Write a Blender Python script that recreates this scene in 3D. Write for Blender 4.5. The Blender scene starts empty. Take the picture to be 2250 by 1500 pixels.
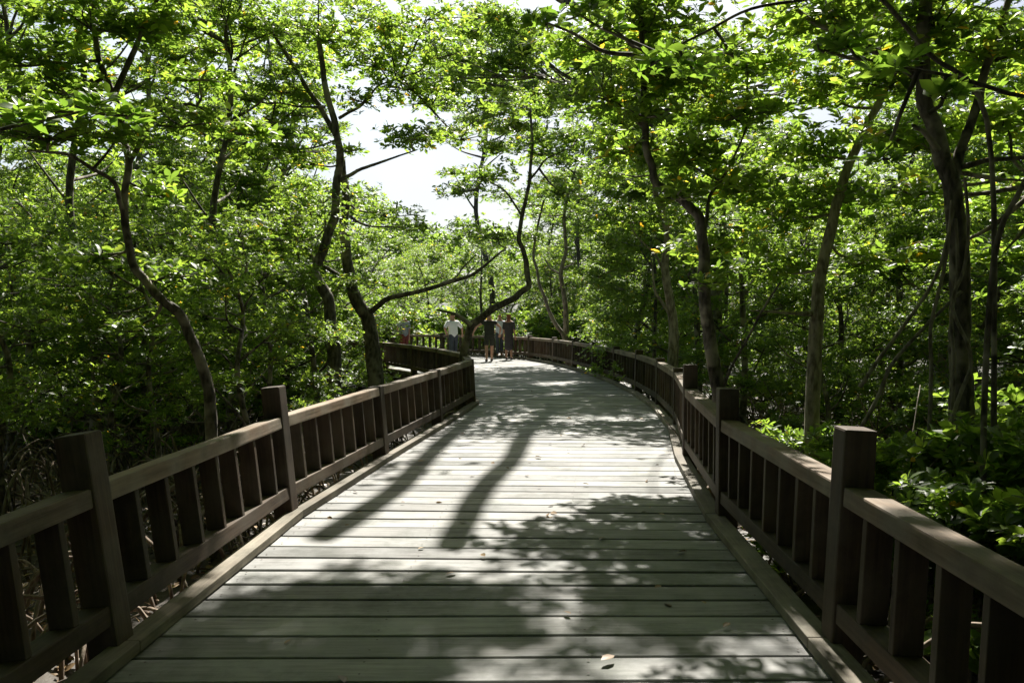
import bpy, bmesh, math, random
import numpy as np
from mathutils import Vector, Matrix
R = math.radians
sc = bpy.context.scene
COL = sc.collection

# ---------------------------------------------------------------- camera, sky, sun, exposure
F_PX, PITCH, CAM_H = 1750.0, math.atan(58/1750), 1.6
cam_d = bpy.data.cameras.new('camera'); cam = bpy.data.objects.new('camera', cam_d); COL.objects.link(cam)
cam.location = (0, 0, CAM_H); cam.rotation_euler = (R(90)-PITCH, 0, 0)
cam_d.sensor_width = 36; cam_d.lens = 36*F_PX/2250; cam_d.clip_end = 2000; cam_d.clip_start = 0.05
sc.camera = cam
SUN_EL, SUN_AZ = R(50), R(7.5)          # azimuth measured from +Y towards +X
w = bpy.data.worlds.new('World'); sc.world = w; w.use_nodes = True
nt = w.node_tree; bg = nt.nodes['Background']
sky = nt.nodes.new('ShaderNodeTexSky'); sky.sky_type = 'NISHITA'; sky.sun_disc = False
sky.sun_elevation = SUN_EL; sky.sun_rotation = SUN_AZ; sky.dust_density = 3.0; sky.air_density = 1.0
tcw = nt.nodes.new('ShaderNodeTexCoord'); nz = nt.nodes.new('ShaderNodeTexNoise'); nz.inputs['Scale'].default_value = 2.2; nz.inputs['Detail'].default_value = 5
nt.links.new(tcw.outputs['Generated'], nz.inputs[0])
dt = nt.nodes.new('ShaderNodeVectorMath'); dt.operation = 'DOT_PRODUCT'; dt.inputs[1].default_value = Vector((-.22, .93, .30)).normalized(); nt.links.new(tcw.outputs['Generated'], dt.inputs[0])
m1 = nt.nodes.new('ShaderNodeMapRange'); m1.inputs[1].default_value = .80; m1.inputs[2].default_value = .97; m1.interpolation_type = 'SMOOTHSTEP'; nt.links.new(dt.outputs['Value'], m1.inputs[0])
m2 = nt.nodes.new('ShaderNodeMapRange'); m2.inputs[1].default_value = .30; m2.inputs[2].default_value = .62; nt.links.new(nz.outputs['Fac'], m2.inputs[0])
mm = nt.nodes.new('ShaderNodeMath'); mm.operation = 'MULTIPLY'; nt.links.new(m1.outputs[0], mm.inputs[0]); nt.links.new(m2.outputs[0], mm.inputs[1])
mc = nt.nodes.new('ShaderNodeMix'); mc.data_type = 'RGBA'; nt.links.new(mm.outputs[0], mc.inputs[0]); nt.links.new(sky.outputs[0], mc.inputs[6]); mc.inputs[7].default_value = (9.0, 9.9, 10.4, 1)
nt.links.new(mc.outputs[2], bg.inputs[0]); bg.inputs[1].default_value = 0.05
sd = bpy.data.lights.new('sun', 'SUN'); sun = bpy.data.objects.new('sun', sd); COL.objects.link(sun)
sd.energy = 5.0; sd.angle = R(0.6); sd.color = (1, 0.95, 0.86)
S = Vector((math.sin(SUN_AZ)*math.cos(SUN_EL), math.cos(SUN_AZ)*math.cos(SUN_EL), math.sin(SUN_EL)))
sun.rotation_euler = S.to_track_quat('Z', 'Y').to_euler()
sc.view_settings.view_transform = 'Standard'; sc.view_settings.look = 'None'
sc.view_settings.exposure = 1.28; sc.view_settings.gamma = 1
sc.cycles.max_bounces = 8; sc.cycles.transmission_bounces = 4; sc.cycles.diffuse_bounces = 4
sc.cycles.use_denoising = True

GZ = -1.0    # level of the mud under the deck (deck top is z = 0)

# ---------------------------------------------------------------- helpers
def P(px, py, y):
    """world point seen at photo pixel (px,py) standing y metres ahead"""
    u = (px-1125)/F_PX; v = (750-py)/F_PX
    dy = math.cos(PITCH)+v*math.sin(PITCH); dz = -math.sin(PITCH)+v*math.cos(PITCH)
    return Vector((u*y/dy, y, CAM_H+dz*y/dy))

def link(o, parent=None):
    COL.objects.link(o)
    if parent is not None: o.parent = parent
    return o
def tag(o, label=None, cat=None, group=None, kind=None):
    if label: o['label'] = label
    if cat: o['category'] = cat
    if group: o['group'] = group
    if kind: o['kind'] = kind
    return o
def empty(name, loc, rz=0):
    o = bpy.data.objects.new(name, None); o.location = loc; o.rotation_euler = (0, 0, rz); o.empty_display_size = .2
    return link(o)
def copy_tree(o, parent=None):
    c = o.copy(); COL.objects.link(c)
    if parent is not None: c.parent = parent
    for ch in o.children: copy_tree(ch, c)
    return c
def np_mesh(name, V, T, mat, attrs=None, smooth=False):
    me = bpy.data.meshes.new(name)
    n, m = len(V), len(T); k = T.shape[1]
    me.vertices.add(n); me.vertices.foreach_set('co', np.ascontiguousarray(V, dtype=np.float32).ravel())
    me.loops.add(m*k); me.loops.foreach_set('vertex_index', np.ascontiguousarray(T, dtype=np.int32).ravel())
    me.polygons.add(m); me.polygons.foreach_set('loop_start', np.arange(0, m*k, k, dtype=np.int32))
    me.update(calc_edges=True)
    for an, av in (attrs or {}).items():
        a = me.attributes.new(an, 'FLOAT', 'POINT'); a.data.foreach_set('value', np.ascontiguousarray(av, dtype=np.float32))
    if smooth: me.shade_smooth()
    me.materials.append(mat)
    return me
def ob(name, me, parent=None):
    return link(bpy.data.objects.new(name, me), parent)

# ---------------------------------------------------------------- materials
def mat(name):
    m = bpy.data.materials.new(name); m.use_nodes = True
    return m, m.node_tree, m.node_tree.nodes['Principled BSDF'], m.node_tree.nodes['Material Output']
def N(nt, t, **kw):
    n = nt.nodes.new(t)
    for k, v in kw.items(): setattr(n, k, v)
    return n
def ramp(nt, fac, stops):
    r = N(nt, 'ShaderNodeValToRGB')
    while len(r.color_ramp.elements) < len(stops): r.color_ramp.elements.new(0.5)
    for e, (p, c) in zip(r.color_ramp.elements, stops): e.position = p; e.color = (*c, 1)
    nt.links.new(fac, r.inputs[0]); return r.outputs[0]

def leaf_mat(name, stops, tr_gain=(2.0, 2.4, 0.8), tr=0.45, rough=0.34):
    m, nt, b, out = mat(name)
    at = N(nt, 'ShaderNodeAttribute', attribute_name='rnd')
    oi = N(nt, 'ShaderNodeObjectInfo')
    ad = N(nt, 'ShaderNodeMath', operation='MULTIPLY_ADD'); ad.inputs[1].default_value = .12; ad.inputs[2].default_value = -.06
    nt.links.new(oi.outputs['Random'], ad.inputs[0])
    a2 = N(nt, 'ShaderNodeMath', operation='ADD', use_clamp=True)
    nt.links.new(at.outputs['Fac'], a2.inputs[0]); nt.links.new(ad.outputs[0], a2.inputs[1])
    c = ramp(nt, a2.outputs[0], stops)
    nt.links.new(c, b.inputs['Base Color']); b.inputs['Roughness'].default_value = rough
    b.inputs['Specular IOR Level'].default_value = .45
    g = N(nt, 'ShaderNodeMix', data_type='RGBA', blend_type='MULTIPLY'); g.inputs[0].default_value = 1
    nt.links.new(c, g.inputs[6]); g.inputs[7].default_value = (*tr_gain, 1)
    t = N(nt, 'ShaderNodeBsdfTranslucent'); nt.links.new(g.outputs[2], t.inputs[0])
    mx = N(nt, 'ShaderNodeMixShader'); mx.inputs[0].default_value = tr
    nt.links.new(b.outputs[0], mx.inputs[1]); nt.links.new(t.outputs[0], mx.inputs[2])
    nt.links.new(mx.outputs[0], out.inputs[0])
    return m
LEAF = leaf_mat('mangrove_leaf', [(0, (.03, .056, .013)), (.45, (.066, .11, .023)), (.85, (.115, .165, .034)), (.965, (.16, .20, .04)), (1, (.36, .22, .03))], tr_gain=(4.6, 4.4, 2.3), tr=.5, rough=.42)
LEAF_Y = leaf_mat('young_leaf', [(0, (.05, .10, .018)), (.5, (.085, .15, .028)), (1, (.14, .21, .04))], tr=.5, tr_gain=(3.6, 3.4, 1.8))
LITTER = leaf_mat('dry_leaf', [(0, (.10, .06, .03)), (.5, (.22, .14, .07)), (1, (.42, .30, .16))], tr_gain=(1, 1, 1), tr=.12, rough=.45)

def bark_mat(name, c1, c2, sc_=6.0, lichen=.0):
    m, nt, b, out = mat(name)
    tc = N(nt, 'ShaderNodeTexCoord'); mp = N(nt, 'ShaderNodeMapping'); mp.inputs['Scale'].default_value = (1, 1, .3)
    nt.links.new(tc.outputs['Object'], mp.inputs[0])
    n1 = N(nt, 'ShaderNodeTexNoise'); n1.inputs['Scale'].default_value = sc_*4; n1.inputs['Detail'].default_value = 8
    n2 = N(nt, 'ShaderNodeTexNoise'); n2.inputs['Scale'].default_value = sc_*.6; n2.inputs['Detail'].default_value = 3
    nt.links.new(mp.outputs[0], n1.inputs[0]); nt.links.new(tc.outputs['Object'], n2.inputs[0])
    ca = ramp(nt, n1.outputs['Fac'], [(.38, c1), (.62, c2)])
    pale = ramp(nt, n2.outputs['Fac'], [(.5, (0, 0, 0)), (.62, (1, 1, 1))])
    mx = N(nt, 'ShaderNodeMix', data_type='RGBA'); mu = N(nt, 'ShaderNodeMath', operation='MULTIPLY'); mu.inputs[1].default_value = lichen
    nt.links.new(pale, mu.inputs[0]); nt.links.new(mu.outputs[0], mx.inputs[0]); nt.links.new(ca, mx.inputs[6])
    mx.inputs[7].default_value = (.34, .30, .24, 1)
    nt.links.new(mx.outputs[2], b.inputs['Base Color']); b.inputs['Roughness'].default_value = .85
    bp = N(nt, 'ShaderNodeBump'); bp.inputs['Strength'].default_value = .7; bp.inputs['Distance'].default_value = .012
    nt.links.new(n1.outputs['Fac'], bp.inputs['Height']); nt.links.new(bp.outputs[0], b.inputs['Normal'])
    return m
BARK = bark_mat('grey_bark', (.035, .028, .022), (.13, .11, .09), lichen=.75)
BARK_P = bark_mat('pale_bark', (.10, .082, .062), (.30, .26, .21), lichen=.6)
STICK = bark_mat('dead_twig', (.05, .04, .03), (.20, .165, .125), lichen=.2)
ROOT = bark_mat('root_bark', (.07, .045, .03), (.24, .18, .13), lichen=.4)

def wood_mat(name, dark, light, use_uv=False, grain=(1.2, 26, 26), rough=.72, grey=(.33, .31, .27)):
    m, nt, b, out = mat(name)
    tc = N(nt, 'ShaderNodeTexCoord'); oi = N(nt, 'ShaderNodeObjectInfo')
    mp = N(nt, 'ShaderNodeMapping'); mp.inputs['Scale'].default_value = grain
    ad = N(nt, 'ShaderNodeVectorMath', operation='ADD'); ml = N(nt, 'ShaderNodeMath', operation='MULTIPLY'); ml.inputs[1].default_value = 40
    if use_uv:
        at = N(nt, 'ShaderNodeAttribute', attribute_name='plank'); nt.links.new(at.outputs['Fac'], ml.inputs[0]); src = tc.outputs['UV']; rnd = at.outputs['Fac']
    else:
        nt.links.new(oi.outputs['Random'], ml.inputs[0]); src = tc.outputs['Object']; rnd = oi.outputs['Random']
    nt.links.new(src, ad.inputs[0]); nt.links.new(ml.outputs[0], ad.inputs[1]); nt.links.new(ad.outputs[0], mp.inputs[0])
    n1 = N(nt, 'ShaderNodeTexNoise'); n1.inputs['Scale'].default_value = 1.6; n1.inputs['Detail'].default_value = 9; n1.inputs['Roughness'].default_value = .65
    nt.links.new(mp.outputs[0], n1.inputs[0])
    n2 = N(nt, 'ShaderNodeTexNoise'); n2.inputs['Scale'].default_value = 3.2; n2.inputs['Detail'].default_value = 5
    nt.links.new(ad.outputs[0], n2.inputs[0])
    c = ramp(nt, n1.outputs['Fac'], [(.3, dark), (.72, light)])
    mx = N(nt, 'ShaderNodeMix', data_type='RGBA'); nt.links.new(ramp(nt, n2.outputs['Fac'], [(.38, (0, 0, 0)), (.66, (.75, .75, .75))]), mx.inputs[0])
    nt.links.new(c, mx.inputs[6]); mx.inputs[7].default_value = (*grey, 1)
    n3 = N(nt, 'ShaderNodeTexNoise'); n3.inputs['Scale'].default_value = 1.3; n3.inputs['Detail'].default_value = 7; n3.inputs['Roughness'].default_value = .7; nt.links.new(ad.outputs[0], n3.inputs[0])
    st = N(nt, 'ShaderNodeMix', data_type='RGBA', blend_type='MULTIPLY'); st.inputs[0].default_value = 1; nt.links.new(mx.outputs[2], st.inputs[6])
    nt.links.new(ramp(nt, n3.outputs['Fac'], [(.36, (.52, .54, .5)), (.52, (.95, .95, .95)), (.7, (1.12, 1.1, 1.06))]), st.inputs[7]); mx = st
    hs = N(nt, 'ShaderNodeHueSaturation'); mr = N(nt, 'ShaderNodeMapRange'); mr.inputs[3].default_value = .68; mr.inputs[4].default_value = 1.2
    nt.links.new(rnd, mr.inputs[0]); nt.links.new(mr.outputs[0], hs.inputs['Value']); nt.links.new(mx.outputs[2], hs.inputs['Color'])
    nt.links.new(hs.outputs[0], b.inputs['Base Color']); b.inputs['Roughness'].default_value = rough; b.inputs['Specular IOR Level'].default_value = .3
    bp = N(nt, 'ShaderNodeBump'); bp.inputs['Strength'].default_value = .5; bp.inputs['Distance'].default_value = .004
    nt.links.new(n1.outputs['Fac'], bp.inputs['Height']); nt.links.new(bp.outputs[0], b.inputs['Normal'])
    return m
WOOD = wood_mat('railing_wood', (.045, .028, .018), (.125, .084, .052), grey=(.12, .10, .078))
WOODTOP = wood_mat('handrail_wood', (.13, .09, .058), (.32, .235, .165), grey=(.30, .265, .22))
KERB = wood_mat('kerb_wood', (.12, .10, .075), (.28, .24, .18), grey=(.28, .26, .21))
DECK = wood_mat('deck_wood', (.17, .167, .16), (.37, .365, .355), use_uv=True, grain=(1.5, 22, 1), grey=(.33, .335, .33))
UNDER = wood_mat('beam_wood', (.06, .045, .03), (.16, .12, .09))

m, nt_, b_, o_ = mat('mud'); MUD = m
tc = N(nt_, 'ShaderNodeTexCoord'); n = N(nt_, 'ShaderNodeTexNoise'); n.inputs['Scale'].default_value = 1.8; n.inputs['Detail'].default_value = 10
nt_.links.new(tc.outputs['Object'], n.inputs[0])
nt_.links.new(ramp(nt_, n.outputs['Fac'], [(.35, (.022, .017, .012)), (.6, (.06, .048, .034)), (.75, (.12, .095, .065))]), b_.inputs['Base Color'])
b_.inputs['Roughness'].default_value = .6
bp = N(nt_, 'ShaderNodeBump'); bp.inputs['Strength'].default_value = .8; bp.inputs['Distance'].default_value = .08
nt_.links.new(n.outputs['Fac'], bp.inputs['Height']); nt_.links.new(bp.outputs[0], b_.inputs['Normal'])

def flat_mat(name, c, rough=.8, var=.25):
    m, nt, b, out = mat(name)
    tc = N(nt, 'ShaderNodeTexCoord'); n = N(nt, 'ShaderNodeTexNoise'); n.inputs['Scale'].default_value = 9; n.inputs['Detail'].default_value = 4
    nt.links.new(tc.outputs['Object'], n.inputs[0])
    nt.links.new(ramp(nt, n.outputs['Fac'], [(.3, tuple(x*(1-var) for x in c)), (.7, tuple(min(1, x*(1+var)) for x in c))]), b.inputs['Base Color'])
    b.inputs['Roughness'].default_value = rough
    return m

def build_ground():
    rng = np.random.default_rng(3)
    xs = np.concatenate([np.linspace(-400, -32, 12), np.linspace(-30, 30, 150), np.linspace(32, 400, 12)])
    ys = np.concatenate([np.linspace(-400, -8, 10), np.linspace(-6, 60, 165), np.linspace(64, 600, 14)])
    X, Y = np.meshgrid(xs, ys)
    Z = GZ + .07*np.sin(X*1.3+.6*np.sin(Y*.9))*np.cos(Y*1.1) + .05*np.sin(X*3.1+Y*2.3) + rng.normal(0, .018, X.shape)
    V = np.stack([X, Y, Z], -1).reshape(-1, 3); nx = len(xs)
    i = (np.arange(len(ys)-1)[:, None]*nx + np.arange(nx-1)[None]).ravel()
    T = np.stack([i, i+1, i+nx+1, i+nx], -1)
    o = ob('ground', np_mesh('ground', V, T, MUD, smooth=True)); tag(o, kind='structure')
build_ground()

# ---------------------------------------------------------------- boardwalk
LP = [(-2.10, -1.3), (-1.99, 1.2), (-1.89, 3.72), (-1.78, 6.25), (-1.45, 8.8), (-1.07, 11.45), (-.72, 14.2), (-1.0, 16.6), (-1.72, 18.9),
      (-2.6, 21.1), (-3.7, 23.3), (-4.9, 25.4), (-6.2, 27.5), (-7.6, 29.5)]
RP = [(1.43, -1.3), (1.50, 1.25), (1.57, 3.75), (1.66, 6.12), (1.95, 8.70), (2.35, 11.2), (2.55, 13.7), (2.57, 16.2), (2.45, 18.7),
      (2.2, 21.2), (1.85, 23.7), (1.4, 26.2), (.65, 28.6), (-.75, 30.6), (-2.8, 32.0), (-4.95, 33.2)]
LLEAN = [.09, .12, .145, .10, .08, .06, .05, .03, .02, .02, .02, .02, .02, .02]     # outward lean, metres per metre
RLEAN = [.03, .05,  .05, .0, .0, .0, .01, .02, 0, 0, .02, 0, 0, 0, 0, 0]
def resample(pts, n):
    p = np.array(pts, float); d = np.r_[0, np.cumsum(np.linalg.norm(np.diff(p, axis=0), axis=1))]
    t = np.linspace(0, d[-1], n); return np.stack([np.interp(t, d, p[:, k]) for k in range(p.shape[1])], -1)
def smooth2(pts, n):
    """Catmull-Rom through pts, evenly sampled"""
    p = [Vector(q).to_3d() if len(q) == 2 else Vector(q) for q in pts]
    p = [p[0]*2-p[1]]+p+[p[-1]*2-p[-2]]; out = []
    for i in range(1, len(p)-2):
        for s in range(8):
            t = s/8; a, b, c, d = p[i-1], p[i], p[i+1], p[i+2]
            out.append(.5*((2*b)+(c-a)*t+(2*a-5*b+4*c-d)*t*t+(3*b-a-3*c+d)*t**3))
    out.append(p[-2]); return resample([tuple(v) for v in out], n)

def beam_mesh(L, wy, hz, bev=.007, seg=2):
    """box along local X, length L, width wy, height hz, centred on Y and Z"""
    bm = bmesh.new(); bmesh.ops.create_cube(bm, size=1)
    bmesh.ops.scale(bm, verts=bm.verts, vec=(L, wy, hz)); bmesh.ops.translate(bm, verts=bm.verts, vec=(L/2, 0, 0))
    if bev: bmesh.ops.bevel(bm, geom=bm.edges[:], offset=bev, segments=seg, affect='EDGES', profile=.6)
    me = bpy.data.meshes.new('beam'); bm.to_mesh(me); bm.free(); return me
def frame(p0, p1, upish):
    x = (p1-p0).normalized(); y = upish.cross(x).normalized(); z = x.cross(y)
    return Matrix((( x.x, y.x, z.x, p0.x), (x.y, y.y, z.y, p0.y), (x.z, y.z, z.z, p0.z), (0, 0, 0, 1)))
def beam(name, p0, p1, wy, hz, m, parent, up=Vector((0, 0, 1)), bev=.007):
    p0, p1 = Vector(p0), Vector(p1); me = beam_mesh((p1-p0).length, wy, hz, bev); me.materials.append(m)
    o = ob(name, me, parent); o.matrix_local = frame(p0, p1, up); return o

def build_deck():
    """cross planks laid between the two post lines"""
    root = empty('boardwalk', (0, 0, 0)); tag(root, kind='structure')
    def dense(pts, a, b, n):          # edge points between post a and post b
        q = [Vector((*p, 0)) for p in pts]; q = [q[0]*2-q[1]]+q+[q[-1]*2-q[-2]]; out = []
        for t in np.linspace(a, b, n):
            k = min(int(t), len(pts)-2); f = t-k; w0, w1, w2, w3 = q[k], q[k+1], q[k+2], q[k+3]
            v = .5*((2*w1)+(w2-w0)*f+(2*w0-5*w1+4*w2-w3)*f*f+(3*w1-w0-3*w2+w3)*f**3); out.append((v.x, v.y))
        return out
    nL = np.array(dense(LP, 0, 6, 180)[:-1]+dense(LP, 6, 13, 221)); nR = np.array(dense(RP, 0, 6, 180)[:-1]+dense(RP, 6, 15, 221))
    # pair the two edges; step along the centre line
    C = (nL+nR)/2; d = np.r_[0, np.cumsum(np.linalg.norm(np.diff(C, axis=0), axis=1))]
    pitch_ = .25; gap = .026; n = int(d[-1]/pitch_); rnd = random.Random(5)
    V = []; Fc = []; UV = []; PK = []
    def edge(A, t): return Vector((np.interp(t, d, A[:, 0]), np.interp(t, d, A[:, 1]), 0))
    for i in range(n):
        t0 = i*pitch_; t1 = t0+pitch_-gap
        q = []
        for t in (t0, t1):
            a, b = edge(nL, t), edge(nR, t); u = (b-a).normalized()
            a = a+u*.085; b = b-u*.085
            q.append((a, b))
        jl, jr = rnd.uniform(-.008, .012), rnd.uniform(-.02, .008); zj = rnd.uniform(-.0025, .0025); tilt = rnd.uniform(-.002, .002)
        u = (q[0][1]-q[0][0]).normalized(); wv = (q[1][0]-q[0][0]).normalized(); ln = (q[0][1]-q[0][0]).length
        seg = 10; rows = []
        e = .004
        prof = [(0, -.04), (0, -e), (e, 0), (1, 0), (2, 0), (2, -.04)]
        # profile: fraction across plank in metres handled below
        for k in range(seg+1):
            s = k/seg
            A = q[0][0].lerp(q[0][1], s); B = q[1][0].lerp(q[1][1], s)
            A = A+u*(jl*(1-s)+jr*s); B = B+u*(jl*(1-s)+jr*s)
            W = (B-A); wl = W.length; W.normalize()
            cup = .0012*math.sin(s*9+i)
            ring = []
            for (dw, dz) in ((0, -.045), (0, -e), (e, 0), (wl-e, 0), (wl, -e), (wl, -.045)):
                p = A+W*dw; z = dz+zj+tilt*(dw/wl-.5)*2+cup
                ring.append((p.x, p.y, z)); UV.append((s*ln, dw)); PK.append((i*.618) % 1)
            rows.append(len(V)); V += ring
        for k in range(seg):
            a, b = rows[k], rows[k+1]
            for j in range(5): Fc.append((a+j, b+j, b+j+1, a+j+1))
        Fc.append(tuple(rows[0]+j for j in range(6))); Fc.append(tuple(rows[-1]+j for j in range(5, -1, -1)))
    me = bpy.data.meshes.new('deck'); me.from_pydata(V, [], Fc); me.update()
    uv = me.uv_layers.new(name='UVMap')
    for l in me.loops: uv.data[l.index].uv = UV[l.vertex_index]
    a = me.attributes.new('plank', 'FLOAT', 'POINT'); a.data.foreach_set('value', PK)
    me.materials.append(DECK); ob('deck', me, root)
    # nail heads over the bearers
    bm = bmesh.new()
    for i in range(min(n, 64)):
        for f in (.06, .35, .65, .94):
            for dw in (.05, .18):
                t = i*pitch_+dw; p = edge(nL, t)*(1-f)+edge(nR, t)*f
                bmesh.ops.create_circle(bm, cap_ends=True, segments=7, radius=.0065, matrix=Matrix.Translation((p.x+rnd.uniform(-.01, .01), p.y+rnd.uniform(-.006, .006), .0062)))
    me = bpy.data.meshes.new('nail_heads'); bm.to_mesh(me); bm.free(); me.materials.append(flat_mat('rusty_iron', (.05, .03, .02), .5)); tag(ob('nail_heads', me, root), kind='stuff')
    # bearers under the planks
    for f in (.06, .35, .65, .94):
        L_ = [tuple(nL[k]*(1-f)+nR[k]*f) for k in range(0, 400, 28)]
        for a, b in zip(L_[:-1], L_[1:]):
            beam('bearer', (*a, -.135), (*b, -.135), .09, .17, UNDER, root, bev=0)
    # kerb boards between the posts, cross joists and piles
    for pts, sgn, off, wd in ((LP, 1, .076, .115), (RP, -1, .092, .135)):
        for a, b in zip(pts[:-1], pts[1:]):
            a, b = Vector((*a, 0)), Vector((*b, 0)); u = (b-a).normalized(); nrm = Vector((u.y, -u.x, 0))*sgn
            beam('kerb_board', a+u*.002+nrm*off+Vector((0, 0, .036)), b-u*.002+nrm*off+Vector((0, 0, .036+rnd.uniform(-.003, .003))), wd, .058, KERB, root)
    for k in range(len(LP)):
        a, b = Vector((*LP[k], -.30)), Vector((*RP[min(k, len(RP)-1)], -.30)); u = (b-a).normalized()
        beam('joist', a-u*.02, b+u*.02, .09, .15, UNDER, root, bev=0)
    return root
build_deck()

def build_railing(pts, leans, sgn, label):
    """sgn=+1: the path lies to the right of the rail"""
    cx = empty('railing', (pts[0][0], pts[0][1], 0)); tag(cx, label, 'railing')
    inv = Vector((-pts[0][0], -pts[0][1], 0)); rnd = random.Random(int(sgn)+9)
    base = []; axis = []; post_cache = None; H = 1.05
    n = len(pts)
    for i, (x, y) in enumerate(pts):
        a = Vector((*pts[max(0, i-1)], 0)); b = Vector((*pts[min(n-1, i+1)], 0)); t = (b-a).normalized()
        nrm = Vector((t.y, -t.x, 0))*sgn      # towards the path
        ax = (Vector((0, 0, 1))-nrm*leans[i]).normalized()
        base.append(Vector((x, y, 0))+inv); axis.append(ax)
        p0 = base[i]+Vector((0, 0, 0))-ax*(-GZ+.1); p1 = base[i]+ax*((H if i < 4 else (.80 if sgn > 0 else .87))+rnd.uniform(-.015, .02))
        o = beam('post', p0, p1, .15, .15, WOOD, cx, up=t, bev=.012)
    me_b = {}
    for i in range(n-1):
        def at(i, h): return base[i]+axis[i]*h
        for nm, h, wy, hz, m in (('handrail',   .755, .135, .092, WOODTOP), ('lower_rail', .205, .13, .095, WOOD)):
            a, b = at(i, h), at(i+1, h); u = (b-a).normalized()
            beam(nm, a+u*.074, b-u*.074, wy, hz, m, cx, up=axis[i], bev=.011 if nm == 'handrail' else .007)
        for k in range(7):
            s = (k+1)/8+rnd.uniform(-.004, .004)
            a = at(i, .252).lerp(at(i+1, .252), s); b = at(i, .710).lerp(at(i+1, .710), s+rnd.uniform(-.003, .003))
            u = (base[i+1]-base[i]).normalized()
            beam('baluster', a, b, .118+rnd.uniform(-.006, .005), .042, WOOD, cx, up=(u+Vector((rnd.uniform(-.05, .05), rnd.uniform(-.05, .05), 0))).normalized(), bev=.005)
    return cx
build_railing(LP, LLEAN, 1, 'dark brown timber railing along the left edge of the boardwalk, leaning outward')
build_railing(RP[1:], RLEAN[1:], -1, 'brown timber railing along the right edge of the boardwalk with sunlit handrail')

# ---------------------------------------------------------------- trees
def catmull(pts, per=6):
    p = [Vector(q) for q in pts]; p = [p[0]*2-p[1]]+p+[p[-1]*2-p[-2]]; out = []
    for i in range(1, len(p)-2):
        for s in range(per):
            t = s/per; a, b, c, d = p[i-1], p[i], p[i+1], p[i+2]
            out.append(.5*((2*b)+(c-a)*t+(2*a-5*b+4*c-d)*t*t+(3*b-a-3*c+d)*t**3))
    out.append(p[-2]); return out
class Tubes:
    def __init__(s): s.V = []; s.T = []; s.n = 0
    def add(s, pts, r0, r1, sides=8, per=6, knob=.08, rnd=random, smooth=True, flare=0):
        c = catmull(pts, per) if smooth and len(pts) > 2 else [Vector(q) for q in pts]
        m = len(c); V = np.zeros((m, sides, 3)); ang = np.arange(sides)*2*math.pi/sides
        ref = Vector((.31, .2, .93))
        for i, q in enumerate(c):
            t = (c[min(i+1, m-1)]-c[max(i-1, 0)]).normalized()
            x = t.cross(ref)
            if x.length < .05: x = t.cross(Vector((1, 0, 0)))
            x.normalize(); y = t.cross(x); f = i/(m-1); r = r0*(1-f)+r1*f
            if flare: r *= 1+flare*math.exp(-f*14)
            rr = r*(1+np.array([rnd.uniform(-knob, knob) for _ in range(sides)]))
            V[i] = np.array(q)[None]+np.outer(rr*np.cos(ang), np.array(x))+np.outer(rr*np.sin(ang), np.array(y))
        base = s.n; s.V.append(V.reshape(-1, 3)); s.n += m*sides+1
        s.V.append(np.array(c[-1])[None])
        i, j = np.meshgrid(np.arange(m-1), np.arange(sides), indexing='ij'); j2 = (j+1) % sides
        q = np.stack([base+i*sides+j, base+i*sides+j2, base+(i+1)*sides+j2, base+(i+1)*sides+j], -1).reshape(-1, 4)
        s.T.append(q[:, [0, 1, 2]]); s.T.append(q[:, [0, 2, 3]])
        jj = np.arange(sides); s.T.append(np.stack([base+(m-1)*sides+jj, base+(m-1)*sides+(jj+1) % sides, np.full(sides, base+m*sides)], -1))
        return c
    def mesh(s, name, m): return np_mesh(name, np.concatenate(s.V), np.concatenate(s.T), m, smooth=True)

LT = np.array([[0, 2, 1], [0, 3, 2], [1, 2, 5], [1, 5, 4], [2, 3, 6], [2, 6, 5], [4, 5, 7], [5, 6, 7]])
def leaves(rng, Pp, A, K=7, L=.105, wid=.21, spread=(.15, .75), droop=.12):
    """rosettes of K leaves at points Pp with axes A"""
    n = len(Pp)
    A = A/np.linalg.norm(A, axis=1, keepdims=True)
    h = rng.normal(size=(n, 3)); X = np.cross(A, h); X /= np.linalg.norm(X, axis=1, keepdims=True); Y = np.cross(A, X)
    k = np.arange(K)[None]; phi = k*2.399+rng.normal(0, .25, (n, K)); el = rng.uniform(spread[0], spread[1], (n, K))
    rad = X[:, None]*np.cos(phi)[..., None]+Y[:, None]*np.sin(phi)[..., None]
    D = rad*np.cos(el)[..., None]+A[:, None]*np.sin(el)[..., None]
    Nn = A[:, None]*np.cos(el)[..., None]-rad*np.sin(el)[..., None]
    Sd = np.cross(D, Nn); tw = rng.normal(0, .35, (n, K, 1)); Sd2 = Sd*np.cos(tw)+Nn*np.sin(tw); Nn = Nn*np.cos(tw)-Sd*np.sin(tw); Sd = Sd2
    Ll = L*(rng.uniform(.7, 1.2, (n, 1))*rng.uniform(.6, 1.2, (n, K)))[..., None]; W = Ll*wid*rng.uniform(.85, 1.2, (n, K))[..., None]
    off = A[:, None]*(rng.uniform(-.03, .015, (n, K))[..., None])
    O = Pp[:, None]+off+D*.01
    dr = droop*rng.uniform(.3, 1.8, (n, K))[..., None]
    def pt(f, s, z): return O+D*Ll*f+Sd*W*s+Nn*(Ll*z)-Nn*(Ll*dr*f*f)
    V = np.stack([pt(0, 0, 0), pt(.32, .85, .05), pt(.34, 0, 0), pt(.32, -.85, .05), pt(.68, .9, .05), pt(.7, 0, 0), pt(.68, -.9, .05), pt(1, 0, -.02)], 2)
    V = V.reshape(-1, 3); m = n*K
    T = (np.arange(m)*8)[:, None, None]+LT[None]
    rosette = rng.uniform(0, 1, (n, 1)); r = np.clip(.55*rosette+.45*rng.uniform(0, 1, (n, K)), 0, .95)
    r = np.where(rng.uniform(0, 1, (n, K)) < .006, 1.0, r)
    return V, T.reshape(-1, 3), np.repeat(r.reshape(-1), 8)

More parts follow.
